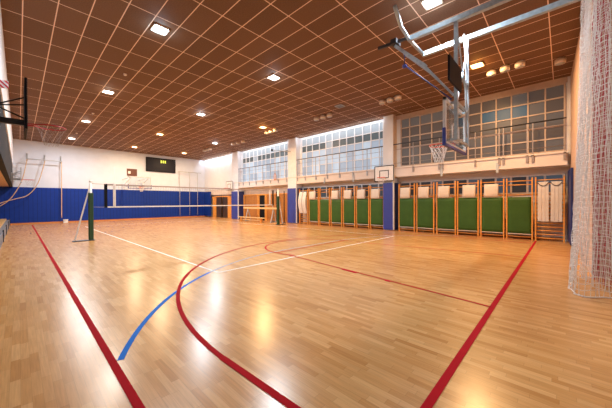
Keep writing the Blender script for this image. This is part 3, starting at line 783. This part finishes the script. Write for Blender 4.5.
for x in (2.98, 11.98):
    MB(org).box(x - .05, x + .05, NY - .012, NY + .012, 1.40, 2.46).build('side_band', TAPE, t)
    MB(org).tube([(x, NY - .02, 1.4), (x, NY - .02, 3.22)], .008, 8).build('antenna', TAPE, t)
m = MB(org)
for a, b in ((2.13, x0), (x1, 12.72)):
    m.tube([(a, NY, 2.45), (b, NY, 2.44)], .010, 6); m.tube([(a, NY, 1.44), (b, NY, 1.42)], .006, 6)
m.build('tension_cable', CORDG, t)

# balance beam, bench and loose poles before the wooden panelling
org = (14.0, 18.6, 0)
t = thing('balance_beam', 'long pale wooden balance beam on splayed legs before the wooden panelling', 'balance beam', org)
MB(org).box(13.93, 14.07, 16.15, 20.95, 1.05, 1.19).build('beam', BEAMW, t, .02)
for y in (16.8, 20.3):
    for s in (-1, 1):
        MB(org).bar((14.0, y, 1.06), (14.0 + s * .40, y + s * .14, .02), .05, .05).build('leg', GREY, t)
    MB(org).bar((13.58, y - .14, .025), (14.42, y + .14, .025), .08, .05).build('foot', GREY, t)
org = (13.24, 18.9, 0)
t = thing('gym_bench', 'low pale wooden gym bench under the balance beam', 'bench', org)
MB(org).box(13.10, 13.37, 17.0, 20.6, .33, .39).build('seat', BEAMW, t, .01)
for y in (17.4, 20.2):
    MB(org).box(13.13, 13.34, y - .03, y + .03, .0, .33).build('leg', ORWOOD, t, .005)
MB(org).box(13.21, 13.26, 17.4, 20.2, .12, .20).build('stretcher', BEAMW, t)
for (x, y, m_, lb) in ((14.55, 17.55, CORDG, 'slim pale upright pole leaning by the wooden panelling'), (14.55, 17.05, BLACK, 'slim black upright pole left of the right volleyball post'), (14.2, 15.75, BLACK, 'slim black upright pole right of the right volleyball post')):
    org = (x, y, 0); t = thing('equipment_pole', lb, 'pole', org)
    MB(org).tube([(x, y, .02), (x, y, 2.5)], .035, 10).build('pole', m_, t)
    MB(org).lathe([(.16, 0), (.16, .03), (.05, .05)], (x, y, 0), 16).build('pole_base', STEELD, t)

# ------------------------------------------------------------------ hanging divider net at the near end
def net_layer(top, bot, zmax, nz, cells, fold, amp, cord, ph, flare=1.6):
    def path(pts):
        P = smooth_path([(p[0], p[1], 0) for p in pts], 12)
        L_ = [0]
        for a, b in zip(P, P[1:]): L_.append(L_[-1] + (b - a).length)
        def at(u):
            s = u * L_[-1]
            for i in range(len(P) - 1):
                if L_[i + 1] >= s:
                    f = (s - L_[i]) / max(1e-9, L_[i + 1] - L_[i]); p = P[i].lerp(P[i + 1], f); tt = (P[i + 1] - P[i]).normalized(); return p, tt
            return P[-1], (P[-1] - P[-2]).normalized()
        return at
    pt, pb = path(top), path(bot)
    grid = []
    for j in range(nz + 1):
        z = .015 + (zmax - .015) * j / nz; f = (1 - j / nz) ** flare
        f = f if j else 1
        rowp = []
        for i in range(cells + 1):
            u = i / cells
            a, ta = pt(u); b, tb = pb(u)
            p = a.lerp(b, f); tt = ta.lerp(tb, f).normalized(); nrm = Vector((-tt.y, tt.x, 0))
            w = amp * (1 - .55 * f) * math.sin(fold * 2 * math.pi * u + ph + .35 * math.sin(j * .23 + ph))
            w += .012 * math.sin(i * 2.7 + j * 1.1 + ph)
            rowp.append((p.x + nrm.x * w, p.y + nrm.y * w, z + .02 * math.sin(i * .9 + ph)* (1 if j else 0)))
        grid.append(rowp)
    return grid
def net_mesh(mb, grid, r):
    for rowp in grid: mb.tube(rowp, r, 3, cap=False)
    for i in range(len(grid[0])): mb.tube([rw[i] for rw in grid], r, 3, cap=False)
org = (7.2, -.4, 0)
t = thing('divider_net', 'white knotted divider net hanging in folds down to the floor at right', 'net', org)
m = MB(org)
g1 = net_layer([(8.9, -.38), (8.2, -.34), (7.4, -.40), (6.9, -.50), (6.7, -.66), (6.9, -.9)], [(8.3, -.20), (7.5, -.13), (6.75, -.12), (6.48, -.22), (6.5, -.42), (6.85, -.75)], 6.45, 62, 36, 5, .05, CORD, .4)
net_mesh(m, g1, .0042); m.build('front_fold', CORD, t)
m = MB(org)
g2 = net_layer([(9.0, -.40), (8.4, -.42), (7.8, -.50), (7.3, -.64), (7.0, -.85), (7.1, -1.1)], [(8.4, -.32), (7.9, -.32), (7.3, -.45), (7.1, -.60), (7.0, -.8), (7.2, -1.1)], 6.45, 62, 30, 6, .06, CORD, 2.1)
net_mesh(m, g2, .0038); m.build('middle_fold', CORD, t)
m = MB(org)
g3 = net_layer([(8.3, -.49), (7.9, -.53), (7.4, -.66), (7.2, -.9)], [(8.2, -.48), (7.8, -.53), (7.4, -.66), (7.2, -.9)], 6.45, 62, 13, 4, .05, CORDR, 1.2)
net_mesh(m, g3, .006); m.build('red_fold', CORDR, t)
m = MB(org); m.tube(g1[0], .011, 6); m.build('bottom_rope', CORD, t)
m = MB(org); m.tube([(g1[-1][0][0], g1[-1][0][1], 6.47), (6.9, -.9, 6.47)], .02, 6); m.build('top_rail', GREY, t)

# ------------------------------------------------------------------ camera
F, YAW, PIT, ROL = 271.2, .8142, -.0062, -.0043
fw = Vector((math.sin(YAW), math.cos(YAW), 0)); rt = Vector((math.cos(YAW), -math.sin(YAW), 0)); up = Vector((0, 0, 1))
f2 = fw * math.cos(PIT) + up * math.sin(PIT); u2 = -fw * math.sin(PIT) + up * math.cos(PIT)
r3 = rt * math.cos(ROL) + u2 * math.sin(ROL); u3 = -rt * math.sin(ROL) + u2 * math.cos(ROL)
cam = bpy.data.cameras.new('camera'); co = bpy.data.objects.new('camera', cam); COL.objects.link(co)
co.matrix_world = Matrix(((r3.x, u3.x, -f2.x, 0), (r3.y, u3.y, -f2.y, 0), (r3.z, u3.z, -f2.z, 1.6), (0, 0, 0, 1)))
cam.sensor_fit = 'HORIZONTAL'; cam.sensor_width = 36; cam.lens = F / 612 * 36; cam.clip_start = .02; cam.clip_end = 200
SC.camera = co

# ------------------------------------------------------------------ light and rendering
w = bpy.data.worlds.new('sky'); SC.world = w; w.use_nodes = True
w.node_tree.nodes['Background'].inputs[0].default_value = (.75, .85, 1, 1); w.node_tree.nodes['Background'].inputs[1].default_value = .6
def wash(y0, y1, e, col=(.86, .93, 1)):  # added fill light, no fixture there; brightens the wall round the windows
    la = bpy.data.lights.new('added_wall_fill', 'AREA'); la.shape = 'RECTANGLE'; la.size = y1 - y0; la.size_y = .12; la.energy = e; la.color = col
    o = bpy.data.objects.new('added_wall_fill', la); COL.objects.link(o); o.location = (14.25, (y0 + y1) / 2, 6.44)
    # aim at the wall (+x) and down, long side along y
    d = Vector((.8, 0, -.6)); z = -d; x = Vector((0, 1, 0)); y = z.cross(x)
    o.matrix_world = Matrix(((x.x, y.x, z.x, o.location.x), (x.y, y.y, z.y, o.location.y), (x.z, y.z, z.z, o.location.z), (0, 0, 0, 1)))
wash(7.6, 14.5, 48); wash(15.7, 22.4, 48); wash(23.8, 30, 70)
SC.view_settings.view_transform = 'Standard'; SC.view_settings.look = 'None'; SC.view_settings.exposure = 0
SC.cycles.use_denoising = True
SC.cycles.max_bounces = 8; SC.cycles.diffuse_bounces = 5; SC.cycles.glossy_bounces = 3; SC.cycles.transparent_max_bounces = 12
SC.cycles.sample_clamp_indirect = 6
